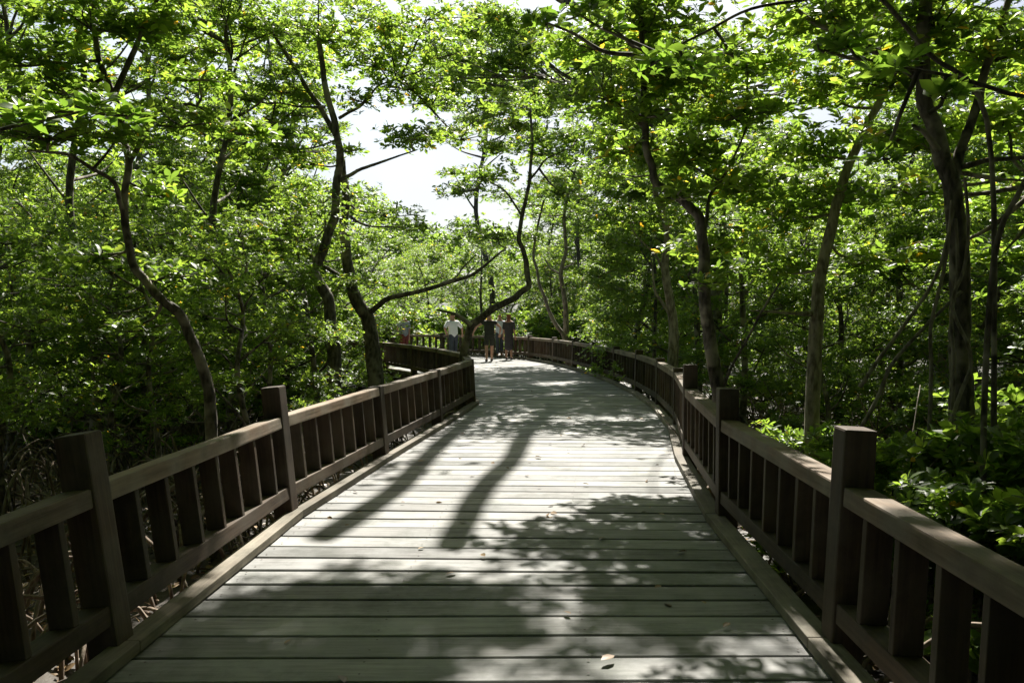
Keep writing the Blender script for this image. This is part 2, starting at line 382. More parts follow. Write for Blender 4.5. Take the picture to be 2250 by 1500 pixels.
def pad_points(rng, c, r, n):
    """points in a flattened, ragged clump"""
    u = rng.normal(size=(n, 3)); u /= np.linalg.norm(u, axis=1, keepdims=True)
    rad = rng.uniform(0, 1, n)**(.5); rad = np.where(rng.uniform(0, 1, n) < .3, rad*rng.uniform(1, 1.75, n), rad)
    lump = 1+.28*np.sin(u[:, 0]*5+c[0]*3)*np.cos(u[:, 1]*4+c[1]*2)
    p = u*(rad*lump)[:, None]*np.array(r)[None]
    A = np.stack([u[:, 0]*.45, u[:, 1]*.45, np.full(n, 1.0)], -1)+rng.normal(0, .28, (n, 3))
    return np.array(c)[None]+p, A
def crown_mesh(name, pads, seed, m=None, K=7, L=.105, wid=.21, spread=(.15, .75)):
    rng = np.random.default_rng(seed); Ps = []; As = []
    for c, r, n in pads:
        p, a = pad_points(rng, c, r, int(n)); Ps.append(p); As.append(a)
    V, T, r = leaves(rng, np.concatenate(Ps), np.concatenate(As), K, L, wid, spread)
    return np_mesh(name, V, T, m or LEAF, {'rnd': r}), np.concatenate(Ps)
def twigs(tb, rnd, c, r, pts_src, n):
    """fine twigs from inside a clump to its edge"""
    for _ in range(n):
        a = rnd.uniform(0, 6.28); e = rnd.uniform(-.3, .6)
        d = Vector((math.cos(a)*r[0], math.sin(a)*r[1], e*r[2]))*rnd.uniform(.7, 1)
        c_ = Vector(c); tb.add([c_-Vector((0, 0, r[2]*.35)), c_+d*.5+Vector((rnd.uniform(-.06, .06), rnd.uniform(-.06, .06), -.02)), c_+d], .012, .004, sides=4, per=3, rnd=rnd)

def prop_roots(tb, rnd, base, n, reach, h):
    for k in range(n):
        a = k/n*6.28+rnd.uniform(-.4, .4); rr = reach*rnd.uniform(.5, 1.1); hh = h*rnd.uniform(.4, 1)
        d = Vector((math.cos(a), math.sin(a), 0))
        b = Vector(base); tb.add([b+Vector((0, 0, hh)), b+d*rr*.45+Vector((0, 0, hh*.85)), b+d*rr*.85+Vector((0, 0, hh*.35)), b+d*rr+Vector((0, 0, -.08))],
                                 rnd.uniform(.018, .032), rnd.uniform(.012, .02), sides=6, per=4, rnd=rnd)

# ---- prototype trees for the forest (copied many times)
def proto_tree(name, seed, h, cr, z0, nros, pale=False, L=.105):
    """h total height, cr crown radius, z0 lowest foliage (from the mud)"""
    rnd = random.Random(seed); root = empty(name, (0, 0, GZ)); tb = Tubes()
    top = Vector((rnd.uniform(-.5, .5), rnd.uniform(-.5, .5), h*.86))
    tr = [Vector((0, 0, -.15)), Vector((rnd.uniform(-.15, .15), rnd.uniform(-.15, .15), h*.2)), Vector((rnd.uniform(-.35, .35), rnd.uniform(-.35, .35), h*.48)),
          Vector((rnd.uniform(-.4, .4), rnd.uniform(-.4, .4), h*.68)), top]
    r0 = .03+.0075*h; c = tb.add(tr, r0, r0*.3, sides=9, rnd=rnd, flare=.5)
    prop_roots(tb, rnd, (0, 0, 0), 6, .75, .75)
    pads = []; nl = int(7+h*1.1)
    for k in range(nl):
        f = (k+.5)/nl; z = z0+(h-z0)*f; a = k*2.4+rnd.uniform(-.5, .5)
        rr = cr*(1-.45*f**2)*rnd.uniform(.35, 1.0)
        tip = Vector((c[-1].x*f+math.cos(a)*rr, c[-1].y*f+math.sin(a)*rr, z))
        i = min(len(c)-2, max(3, int(len(c)*min(.93, max(.2, (z-.9)/(h*.86))))))
        s = c[i]; mid = s.lerp(tip, .5)+Vector((rnd.uniform(-.2, .2), rnd.uniform(-.2, .2), rnd.uniform(-.25, .05)))
        tb.add([s, mid, tip], r0*.38, .009, sides=6, per=5, rnd=rnd)
        rad = rnd.uniform(.45, .8)*cr/1.7
        pads.append((tip, (rad, rad, rad*rnd.uniform(.3, .48)), 1))
        twigs(tb, rnd, tip, (rad, rad, rad*.4), None, 5)
        if rnd.random() < .8:
            b2 = a+rnd.choice((-1, 1))*rnd.uniform(.5, 1.1); t2 = mid+Vector((math.cos(b2), math.sin(b2), .25))*rnd.uniform(.4, .9)
            tb.add([mid, mid.lerp(t2, .5)+Vector((0, 0, -.05)), t2], .02, .006, sides=5, per=3, rnd=rnd)
            pads.append((t2, (rad*.75, rad*.75, rad*.3), .6))
    tot = sum(p[2] for p in pads); pads = [(p[0], p[1], nros*p[2]/tot) for p in pads]
    me, _ = crown_mesh('crown', pads, seed, L=L)
    ob('trunk', tb.mesh('trunk', BARK_P if pale else BARK), root); ob('crown', me, root)
    return root

PATH = [((a[0]+b[0])/2, (a[1]+b[1])/2) for a, b in zip(LP, RP)]+[(-6.5, 33.6), (-9, 35.5), (-13, 38)]
PATH = smooth2(PATH, 120)[:, :2]
def path_dist(x, y): return float(np.min(np.hypot(PATH[:, 0]-x, PATH[:, 1]-y)))

protos = {}
def place(kind, key, x, y, rz, s, label, cat, group, tilt=(0, 0), z=GZ, sz=None):
    p, used = protos[key]
    if used: o = copy_tree(p)
    else: o = p; protos[key] = (p, True)
    o.location = (x, y, z); o.rotation_euler = (tilt[0], tilt[1], rz); o.scale = (s, s, sz or s)
    tag(o, label, cat, group); return o

for i in range(4): protos['low%d' % i] = (proto_tree('mangrove_tree', 20+i, 5.0+.35*i, 1.75, (.75 if i < 3 else 1.0), 2300, L=.088), False)
for i in range(3): protos['open%d' % i] = (proto_tree('mangrove_tree', 30+i, 5.1+.3*i, 1.75, 1.8, 1500, L=.09), False)
for i in range(4): protos['tall%d' % i] = (proto_tree('mangrove_tree', 40+i, 8.2+.6*i, 2.2, 1.4, 3500, L=.112), False)

def proto_airy(seed, h, nros):
    rnd = random.Random(seed); root = empty('mangrove_tree', (0, 0, GZ)); tb = Tubes()
    c = tb.add([Vector((0, 0, -.1)), Vector((.15, -.1, h*.25)), Vector((-.2, .2, h*.5)), Vector((.15, .1, h*.75)), Vector((.0, 0, h*.97))], .10, .03, sides=9, rnd=rnd, flare=.5)
    pads = []
    for k in range(19):
        f = rnd.uniform(0, 1); z = h*(.56+.44*f); a = k*2.4; rr = rnd.uniform(.5, 2.2)*(1-.35*f)
        i = min(len(c)-2, int(len(c)*min(.95, z/h-.1))); s = c[i]; tip = Vector((s.x+math.cos(a)*rr, s.y+math.sin(a)*rr, z))
        tb.add([s, s.lerp(tip, .5)+Vector((rnd.uniform(-.15, .15), rnd.uniform(-.15, .15), -.12)), tip], .032, .008, sides=6, per=4, rnd=rnd)
        q = rnd.uniform(.4, .72); pads.append((tip, (q, q, q*rnd.uniform(.14, .26)), nros*q*q))
        twigs(tb, rnd, tip, (q, q, q*.2), None, 6)
    t = sum(p[2] for p in pads); pads = [(p[0], p[1], p[2]*nros/t) for p in pads]
    me, _ = crown_mesh('crown', pads, seed, L=.10); ob('trunk', tb.mesh('trunk', BARK), root); ob('crown', me, root); return root
for i in range(2): protos['airy%d' % i] = (proto_airy(90+i, 8.2+i, 1500), False)

def build_forest():
    rnd = random.Random(77); pts = []
    def ok(x, y, dmin): return all((x-a)**2+(y-b)**2 > dmin*dmin for a, b in pts)
    # left: a thicket about five metres high
    for _ in range(6000):
        x = rnd.uniform(-24, -3.2); y = rnd.uniform(7.5, 34)
        if x < -.62*y-3.5 or path_dist(x, y) < 3.0 or not ok(x, y, 1.6 if y < 20 else 2.2): continue
        px = 1125+1750*x/y
        if y < 9.4 and px > -100: continue
        if y < 14.6 and 610 < px < 905: continue
        if y < 31 and px > 745: continue
        pts.append((x, y))
        if len(pts) > 104: break
    zone = []
    for x, y in pts:
        near = y < 14
        # the gap of open sky stands left of the path: trees there stay low
        v = rnd.randrange(4); s = (2.45+.178*y+rnd.uniform(-.5, .35))/(4.9+.35*v)
        zone.append((x, y, s, 'low%d' % v if y > 15.5 else 'open%d' % (v % 3),
                     'leafy low mangrove tree in the thicket close behind the left railing' if near else 'leafy low mangrove tree deep in the thicket left of the boardwalk',
                     'mangroves of the near left thicket' if near else 'mangroves of the deep left thicket'))
    pts2 = []
    for _ in range(6000):
        x = rnd.uniform(3.6, 24); y = rnd.uniform(7.0, 32); px = 1125+1750*x/y
        if y < 10.4 and px < 2300 or y < 12.6 and x < 7: continue
        if 1180 < px < 1290 and y < 30: continue
        if x > .62*y+4.0 or path_dist(x, y) < 3.1 or any((x-a)**2+(y-b)**2 < (1.75 if b < 20 else 2.4)**2 for a, b in pts2): continue
        pts2.append((x, y))
        if len(pts2) > 88: break
    for k, (x, y) in enumerate(pts2):
        near = y < 14; tall = k % 2 == 0 and not (y < 15 and x < 7.5)
        zone.append((x, y, rnd.uniform(.85, 1.08)*(.8 if near and not tall else 1), ('tall%d' if tall else 'low%d') % rnd.randrange(4),
                     ('tall' if tall else 'short')+(' dark green mangrove close behind the right railing' if near else ' dark green mangrove deep in the forest right of the boardwalk'),
                     ('tall' if tall else 'short')+' mangroves '+('beside the right railing' if near else 'deep in the right forest')))
    # beyond the bend
    pts3 = []
    for _ in range(6000):
        y = rnd.uniform(34, 60); x = rnd.uniform(-.66*y, .6*y)
        if path_dist(x, y) < 3.0 or any((x-a)**2+(y-b)**2 < 3.1**2 for a, b in pts3): continue
        pts3.append((x, y))
        if len(pts3) > 80: break
    for x, y in pts3:
        px = x/y*1750
        tall = px > -40 and rnd.random() < .8 and not (y < 44 and -6 < x < 5.5)
        s = rnd.uniform(1.0, 1.2)
        if tall: s *= 1.15+(.35 if 900-1125 < px < 500 else 0)*(y < 48)
        zone.append((x, y, s, ('tall%d' if tall else 'low%d') % rnd.randrange(4),
                     ('tall' if tall else 'low')+' sunlit mangrove in the background beyond the bend of the boardwalk', ('tall' if tall else 'low')+' mangroves beyond the bend'))
    pads = []
    for _ in range(330):
        y = rnd.uniform(60, 78); x = rnd.uniform(-.72*y, .70*y); top = (11 if x/y > -.05 else 8.5)
        q = rnd.uniform(1.6, 2.6); pads.append((Vector((x, y, rnd.uniform(-.6, top))), (q, q, q*.5), 95))
    me, _ = crown_mesh('far_wood', pads, 501, L=.30, wid=.3)
    tag(ob('far_wood', me), 'far wood of mangroves closing the view behind the bend', 'far wood', kind='stuff')
    for x, y, s in ((-6.6, 12.5, .95), (-4.9, 13.6, .9), (-8.2, 17.8, 1.05), (-10.8, 13.4, .95), (-13.5, 16.5, 1.1), (-7.0, 25.6, 1.5), (-9.5, 15.5, 1.05), (-5.6, 17.5, 1.1), (-12.8, 19.5, 1.2), (-8.6, 21.5, 1.25), (-15.5, 24, 1.35), (-11.5, 27, 1.4), (-1.2, 40, 1.7)):
        zone.append((x, y, s, 'airy%d' % rnd.randrange(2), 'slender mangrove with thin layered crown rising above the left thicket', 'slender mangroves above the left thicket'))
    # around and behind the camera: the same forest closes over the walk
    pts4 = []
    for _ in range(3000):
        y = rnd.uniform(-16, 8.0); x = rnd.uniform(-13, 13)
        if abs(x) < (4.9 if y > -4 else 4.0) or (y > -1 and abs(x) < .66*y+5.2) or any((x-a)**2+(y-b)**2 < 2.6**2 for a, b in pts4): continue
        pts4.append((x, y))
        if len(pts4) > 42: break
    for x, y in [(-.9, -11.5), (1.6, -14)]+pts4:
        zone.append((x, y, rnd.uniform(1.3, 1.5), 'tall%d' % rnd.randrange(4), 'tall mangrove standing beside the walk at the camera, outside the picture', 'tall mangroves around the camera'))
    for x, y, s, key, lab, grp in zone:
        place('t', key, x, y, rnd.uniform(0, 6.28), s, lab, 'tree', grp, tilt=(rnd.uniform(-.05, .05), rnd.uniform(-.05, .05)))
build_forest()

# ---- individual trees drawn from the photograph
def hero(name, label, stems, pads, seed, m=BARK, L=.115, roots=6, K=7, base=None, leafm=None, group=None, links=True, ntw=6):
    """stems: [(points, r0, r1)], first one is the trunk; pads in world space: (centre, radii, n)"""
    rnd = random.Random(seed); b = Vector(base if base is not None else stems[0][0][0]); b = Vector((b.x, b.y, GZ))
    root = empty(name, b); tag(root, label, 'tree', group)
    tb = Tubes(); skel = []
    for j, (pts, r0, r1) in enumerate(stems):
        q = [Vector(p)-b for p in pts]
        # a little natural wander
        q2 = [q[0]]
        for a, c in zip(q[:-1], q[1:]):
            q2.append(a.lerp(c, .5)+Vector((rnd.uniform(-1, 1), rnd.uniform(-1, 1), 0))*(c-a).length*.035); q2.append(c)
        r0 *= .82; r1 *= .85; c = tb.add(q2, r0, r1, sides=12 if r0 > .07 else 8, per=5, rnd=rnd, knob=.07, flare=.35 if j == 0 else 0)
        skel += [(p, r0) for p in c[len(c)//5:]]
    for c, r, n in pads:
        c_ = Vector(c)-b
        if links:
            best = min(skel, key=lambda s: (s[0]-c_).length+(.25 if s[0].z > c_.z+.3 else 0))
            s = best[0]; d = (s-c_).length
            if d > .12:
                tb.add([s, s.lerp(c_, .4)+Vector((rnd.uniform(-.1, .1)*d, rnd.uniform(-.1, .1)*d, -.06*d)), s.lerp(c_, .75)+Vector((0, 0, -.03*d)), c_], min(.035, .012+.01*d), .008, sides=6, per=4, rnd=rnd)
        twigs(tb, rnd, c_, r, None, ntw)
    ob('trunk', tb.mesh('trunk', m), root)
    for k in range(roots):
        rt = Tubes(); a = k/max(1, roots)*6.28+rnd.uniform(-.4, .4); rr = rnd.uniform(.5, 1.0); hh = rnd.uniform(.5, 1.0); d = Vector((math.cos(a), math.sin(a), 0))
        rt.add([Vector((0, 0, hh)), d*rr*.45+Vector((0, 0, hh*.85)), d*rr*.85+Vector((0, 0, hh*.35)), d*rr+Vector((0, 0, -.1))], .032, .02, sides=7, per=5, rnd=rnd)
        ob('prop_root', rt.mesh('prop_root', ROOT), root)
    if pads:
        me, _ = crown_mesh('crown', [(Vector(c)-b, r, n) for c, r, n in pads], seed, L=L, K=K, m=leafm)
        ob('crown', me, root)
    return root, b
def pp(px, py, y, rx, rz, n, ry=None):
    """a clump seen at a photo pixel: radii in metres"""
    return (P(px, py, y), (rx, ry or rx, rz), n)
def gnd(px, y): v = P(px, 700, y); return Vector((v.x, y, GZ-.1))

def heroes():
    rnd = random.Random(4)
    # 1  bent grey trunk in the left thicket
    Y = 8.2
    hero('mangrove_tree', 'bent grey trunked mangrove rising in front of the left thicket, nearest the left railing',
         [([gnd(470, Y), P(462, 890, Y), P(432, 770, Y), P(395, 690, Y), P(338, 640, Y), P(292, 580, Y), P(275, 490, Y), P(283, 360, Y), P(262, 240, Y), P(215, 120, Y), P(205, -40, Y)], .072, .03),
          ([P(275, 480, Y), P(250, 400, Y-.2), P(150, 340, Y-.5), P(60, 330, Y-.8)], .035, .012),
          ([P(283, 360, Y), P(340, 250, Y), P(420, 230, Y+.2), P(560, 290, Y+.6)], .035, .01),
          ([P(250, 210, Y), P(300, 100, Y), P(345, 0, Y), P(380, -90, Y)], .04, .014)],
         [pp(110, 300, Y-.7, .55, .10, 60), pp(260, 300, Y-.4, .6, .11, 75), pp(400, 270, Y, .6, .12, 75), pp(540, 290, Y+.5, .45, .09, 70),
          pp(60, 130, Y-.4, .6, .2, 95), pp(200, 50, Y-.2, .6, .2, 100), pp(330, 60, Y, .5, .16, 100), pp(150, 200, Y, .5, .12, 70), pp(440, 170, Y+.4, .45, .09, 50), pp(20, 230, Y, .5, .12, 80),
          pp(90, -60, Y, .9, .25, 120), pp(340, -70, Y, .9, .25, 130), pp(330, 420, Y+.4, .4, .16, 45), pp(230, 560, Y+.5, .45, .15, 50), pp(380, 600, Y+.4, .4, .15, 45), pp(300, 720, Y+.5, .4, .12, 40)], 101, L=.12)
    # 2  dark forked tree standing left of the people
    Y = 13.5
    hero('mangrove_tree', 'dark crooked mangrove with forked top standing against the open sky left of the boardwalk',
         [([gnd(740, Y), P(735, 770, Y), P(722, 660, Y), P(688, 595, Y), P(712, 545, Y), P(735, 480, Y), P(740, 400, Y), P(747, 335, Y), P(735, 265, Y), P(712, 175, Y), P(700, 90, Y)], .13, .05),
          ([P(740, 300, Y), P(700, 230, Y+.1), P(655, 160, Y+.2), P(610, 90, Y+.3), P(555, -10, Y+.5)], .06, .025),
          ([P(742, 398, Y), P(790, 373, Y-.2), P(850, 352, Y-.4), P(915, 330, Y-.5)], .045, .012),
          ([P(745, 260, Y), P(790, 235, Y+.2), P(830, 190, Y+.4), P(880, 170, Y+.6)], .035, .012),
          ([P(715, 235, Y), P(660, 235, Y), P(605, 225, Y)], .03, .01)],
         [pp(610, 60, Y+.2, .9, .20, 110), pp(520, 30, Y+.5, .9, .22, 110), pp(700, 80, Y, .8, .16, 100), pp(830, 140, Y+.5, .8, .18, 120), pp(900, 190, Y+.5, .8, .16, 110),
          pp(620, 200, Y, .5, .1, 50), pp(800, 220, Y, .5, .12, 45), pp(900, 300, Y-.5, .7, .13, 90), pp(640, 330, Y, .6, .1, 60), pp(560, 345, Y, .5, .1, 45), pp(680, 360, Y+.2, .4, .1, 35),
          pp(480, 110, Y+.6, .8, .16, 80), pp(420, 60, Y+1, 1.1, .3, 90), pp(640, 130, Y+.8, 1.0, .3, 80), pp(780, 60, Y+.5, 1.1, .3, 80), pp(860, 110, Y+.8, 1.0, .3, 90), pp(950, 220, Y+.8, .8, .25, 70), pp(540, 210, Y+.6, .9, .22, 90), pp(700, -20, Y, 1.3, .3, 120), pp(940, 30, Y+.5, 1.2, .3, 120), pp(1010, 300, Y+1, .6, .2, 50), pp(840, 50, Y, .8, .16, 60), pp(960, 120, Y, .8, .2, 90), pp(760, 330, Y, .35, .08, 22)], 102, L=.12)
    Y = 15
    hero('mangrove_tree', 'thick dark reddish mangrove trunk behind the left railing, left of the people on the bend',
         [([gnd(822, Y), P(820, 780, Y), P(808, 700, Y), P(775, 640, Y), P(762, 570, Y), P(755, 490, Y), P(760, 420, Y), P(752, 350, Y)], .19, .07),
          ([P(808, 690, Y), P(855, 655, Y-.2), P(950, 632, Y-.4), P(1035, 605, Y-.4), P(1075, 575, Y-.3), P(1112, 545, Y)], .07, .02),
          ([P(950, 632, Y-.4), P(1000, 610, Y), P(1045, 560, Y+.4)], .03, .012),
          ([P(770, 620, Y), P(680, 560, Y+.3), P(590, 500, Y+.5), P(500, 430, Y+.6), P(485, 330, Y+.6)], .05, .02)],
         [pp(640, 450, Y+.3, .7, .2, 120), pp(540, 400, Y+.3, .7, .2, 120), pp(690, 520, Y+.6, .6, .2, 90), pp(850, 470, Y+1, .7, .2, 110), pp(1090, 520, Y+.4, .6, .15, 60), pp(780, 560, Y+1.2, .6, .25, 100),
          pp(900, 500, Y+1.4, .6, .16, 70), pp(480, 300, Y+.4, .8, .14, 90)], 103, L=.11)
    # 4  leaning one whose trunk bows over the left corner post
    Y = 15.2
    hero('mangrove_tree', 'leaning mangrove with black bowed trunk beside the far end of the left railing',
         [([gnd(1000, 15.9), P(1008, 840, 15.8), P(1020, 770, 15.6), P(1036, 715, 15.4), P(1080, 680, Y), P(1130, 655, Y), P(1162, 628, Y), P(1156, 575, Y), P(1140, 525, Y), P(1147, 475, Y), P(1163, 400, Y), P(1170, 320, Y), P(1165, 240, Y)], .112, .024),
          ([P(1036, 715, Y), P(1000, 690, Y), P(960, 680, Y+.2)], .06, .02),
          ([P(1147, 475, Y), P(1110, 420, Y), P(1060, 390, Y)], .03, .012), ([P(1160, 400, Y), P(1200, 350, Y), P(1260, 320, Y)], .03, .012)],
         [pp(1180, 330, Y+.4, .8, .2, 120), pp(1060, 390, Y+.3, .7, .2, 120), pp(1270, 300, Y+.4, .8, .2, 120), pp(1150, 230, Y+.5, .9, .2, 120), pp(1230, 420, Y+1, .7, .2, 100), pp(1010, 420, Y+2, .7, .16, 80)], 104, L=.11, roots=4)
    # 5  pale crooked stems at the outside of the bend
    Y = 27.2
    hero('mangrove_tree', 'thin pale crooked mangrove with a forked stem behind the right railing at the bend',
         [([gnd(1246, Y), P(1244, 740, Y), P(1240, 650, Y), P(1232, 600, Y), P(1244, 550, Y), P(1240, 470, Y), P(1262, 380, Y)], .13, .05),
          ([P(1234, 605, Y), P(1210, 590, Y), P(1198, 570, Y)], .05, .025), ([P(1238, 590, Y), P(1262, 578, Y)], .04, .02)],
         [pp(1250, 460, Y, 1, .3, 150), pp(1330, 400, Y, 1, .3, 150), pp(1180, 470, Y+1, 1, .3, 150), pp(1290, 330, Y, 1.2, .3, 150)], 105, m=BARK_P)
    hero('mangrove_tree', 'slanting slim mangrove stem leaning left over the rail at the outside of the bend',
         [([gnd(1262, 26.9), P(1240, 742, 26.9), P(1205, 680, 26.9), P(1185, 625, 26.9), P(1172, 560, 26.9), P(1195, 440, 26.9)], .10, .04)],
         [pp(1160, 520, 27, 1, .3, 150), pp(1220, 400, 27, 1, .3, 150), pp(1110, 430, 27, 1, .3, 150)], 106, m=BARK_P)
    hero('mangrove_tree', 'medium mangrove with pale blotched trunk standing back from the right railing',
         [([gnd(1482, 14), P(1480, 760, 14), P(1475, 680, 14), P(1462, 600, 14), P(1467, 520, 14), P(1440, 420, 14), P(1450, 330, 14)], .12, .05),
          ([P(1470, 620, 14), P(1440, 560, 14.2), P(1400, 520, 14.4)], .04, .015), ([P(1478, 700, 14), P(1440, 640, 13.9), P(1430, 560, 13.9)], .04, .015)],
         [pp(1460, 470, 14.3, .9, .3, 170), pp(1380, 480, 14.4, .8, .25, 140), pp(1540, 430, 14.4, .9, .3, 150), pp(1450, 330, 14, .9, .3, 160), pp(1350, 380, 14.5, .8, .3, 140)], 107, m=BARK_P)
    # 8  tree by the second post on the right
    Y = 8.9
    hero('mangrove_tree', 'straight grey mangrove trunk rising right behind the posts of the right railing',
         [([gnd(1590, Y), P(1583, 900, Y), P(1570, 810, Y), P(1558, 730, Y), P(1548, 640, Y), P(1548, 560, Y), P(1538, 480, Y), P(1500, 440, Y), P(1440, 400, Y), P(1420, 330, Y), P(1414, 230, Y), P(1412, 110, Y), P(1400, -20, Y)], .105, .03),
          ([P(1545, 520, Y), P(1560, 430, Y+.2), P(1610, 350, Y+.3), P(1650, 250, Y+.3)], .03, .012),
          ([P(1415, 280, Y), P(1360, 230, Y+.1), P(1300, 210, Y+.2)], .025, .01),
          ([P(1583, 870, Y), P(1610, 800, Y-.2), P(1655, 720, Y-.4), P(1715, 620, Y-.5)], .022, .012)],
         [pp(1480, 160, Y-.2, .6, .15, 130), pp(1600, 250, Y+.2, .7, .2, 170), pp(1340, 220, Y+.2, .6, .15, 100), pp(1640, 140, Y+.4, .7, .18, 160), pp(1420, 60, Y+.1, .7, .18, 130),
          pp(1500, 350, Y+.4, .6, .2, 150), pp(1620, 410, Y+.5, .7, .22, 190), pp(1390, 330, Y+.5, .5, .18, 110), pp(1560, 540, Y+.8, .5, .18, 120), pp(1500, 430, Y-.3, .35, .1, 32), pp(1575, 620, Y-.3, .3, .08, 24), pp(1420, 250, Y-.3, .35, .1, 30), pp(1300, 100, Y+.6, .7, .15, 110), pp(1500, -50, Y, .9, .3, 160)], 108, L=.125)
    Y = 9.6
    hero('mangrove_tree', 'mangrove with a pale slanting upper stem between the two larger trees on the right',
         [([gnd(1795, Y), P(1792, 740, Y), P(1798, 640, Y), P(1812, 560, Y), P(1838, 450, Y), P(1855, 390, Y), P(1890, 310, Y), P(1930, 230, Y), P(1965, 140, Y), P(1975, 30, Y)], .10, .04),
          ([P(1795, 690, Y), P(1750, 688, Y-.1), P(1650, 682, Y-.3)], .045, .01)],
         [pp(1930, 110, Y+.2, .7, .2, 160), pp(1800, 200, Y+.4, .8, .2, 190), pp(1760, 330, Y+.4, .7, .25, 190), pp(1860, 430, Y+.5, .7, .25, 180), pp(1720, 470, Y+.6, .7, .25, 190), pp(1860, 30, Y, .8, .2, 150),
          pp(1700, 590, Y+.8, .6, .2, 130), pp(1880, 570, Y+.8, .6, .2, 130)], 109, m=BARK_P, L=.125)
    # 10  the big dark tree on the right
    Y = 7.2
    r_, b = hero('mangrove_tree', 'largest mangrove on the right, thick dark trunk with aerial roots hanging from its fork',
         [([gnd(2118, Y), P(2112, 900, Y), P(2108, 780, Y), P(2110, 640, Y), P(2102, 500, Y), P(2090, 400, Y), P(2062, 310, Y), P(2032, 230, Y), P(2025, 120, Y), P(2035, -10, Y), P(2010, -150, Y)], .125, .06),
          ([P(2095, 400, Y), P(2130, 280, Y), P(2160, 170, Y), P(2200, 60, Y), P(2230, -40, Y)], .06, .03),
          ([P(2100, 370, Y), P(2170, 352, Y-.1), P(2260, 345, Y-.2), P(2340, 330, Y-.3)], .035, .015),
          ([P(2098, 410, Y), P(2200, 395, Y+.3), P(2300, 400, Y+.5)], .02, .01),
          ([P(2062, 330, Y-.05), P(2030, 290, Y-.12), P(2005, 275, Y-.14)], .035, .018),
          ([P(2040, 250, Y-.1), P(2066, 232, Y-.15), P(2078, 200, Y-.18), P(2066, 150, Y-.2)], .025, .015),
          ([P(1720, 0, Y+.4), P(1790, 50, Y+.2), P(1900, 100, Y+.1), P(2030, 180, Y)], .02, .045)],
         [pp(2180, 120, Y+.2, .7, .2, 130), pp(2060, 60, Y+.2, .7, .2, 120), pp(1960, 180, Y+.5, .5, .15, 90), pp(2200, 260, Y+.8, .6, .2, 150), pp(2230, 430, Y+2.0, .6, .2, 110), pp(2010, 420, Y+2.0, .6, .2, 100),
          pp(2200, 560, Y+2.2, .5, .16, 80), pp(2040, 560, Y+2.4, .5, .16, 80), pp(1790, 40, Y+.3, .6, .14, 110), pp(2000, 300, Y+1.2, .6, .2, 110), pp(2030, -80, Y, 1.2, .3, 120)], 110, L=.135, roots=7)
    rr = random.Random(8)
    for pts in ([(2092, 440), (2080, 560), (2060, 650), (2045, 720), (2046, 800), (2044, 900), (2040, 960)], [(2120, 390), (2128, 500), (2118, 590), (2093, 655), (2100, 700), (2128, 760), (2132, 810), (2108, 870), (2080, 960)],
                [(2100, 480), (2104, 600), (2090, 700), (2096, 800), (2090, 950)], [(2112, 640), (2030, 720), (1960, 800), (1925, 880), (1880, 960)], [(2095, 460), (2060, 600), (1990, 710), (1930, 790), (1890, 850)]):
        t = Tubes(); t.add([P(x, y, Y-.16-.02*i)-b for i, (x, y) in enumerate(pts)], .014, .018, sides=7, rnd=rr, per=5)
        ob('aerial_root', t.mesh('aerial_root', BARK_P), r_)
    # 11 tree out of frame on the right; its twin boughs throw the two long shadows on the deck
    A = lambda X0, Y0, z: Vector((X0, Y0, 0))+S*(z/S.z)
    s1 = [A(-.3, 15, 12.2), A(-.62, 12.4, 11.4), A(-.95, 9.0, 10.4), A(-1.36, 5.7, 9.2)]
    s2 = [A(.8, 15, 12.4), A(.44, 12.2, 11.6), A(.0, 8.8, 10.4), A(-.42, 5.5, 9.2)]
    fork = Vector((3.6, 26.2, 10.6))
    hero('mangrove_tree', 'tall mangrove right of the walk with two long boughs reaching back over the deck',
         [([Vector((5.2, 24.6, GZ-.1)), Vector((5.4, 24.8, 2.5)), Vector((4.8, 25.6, 7.0)), fork], .24, .2),
          ([fork, Vector((1.4, 26.2, 12.0))]+s1, .19, .15), ([fork, Vector((2.6, 26, 12.2))]+s2, .19, .15)],
         [], 111, roots=6)
heroes()

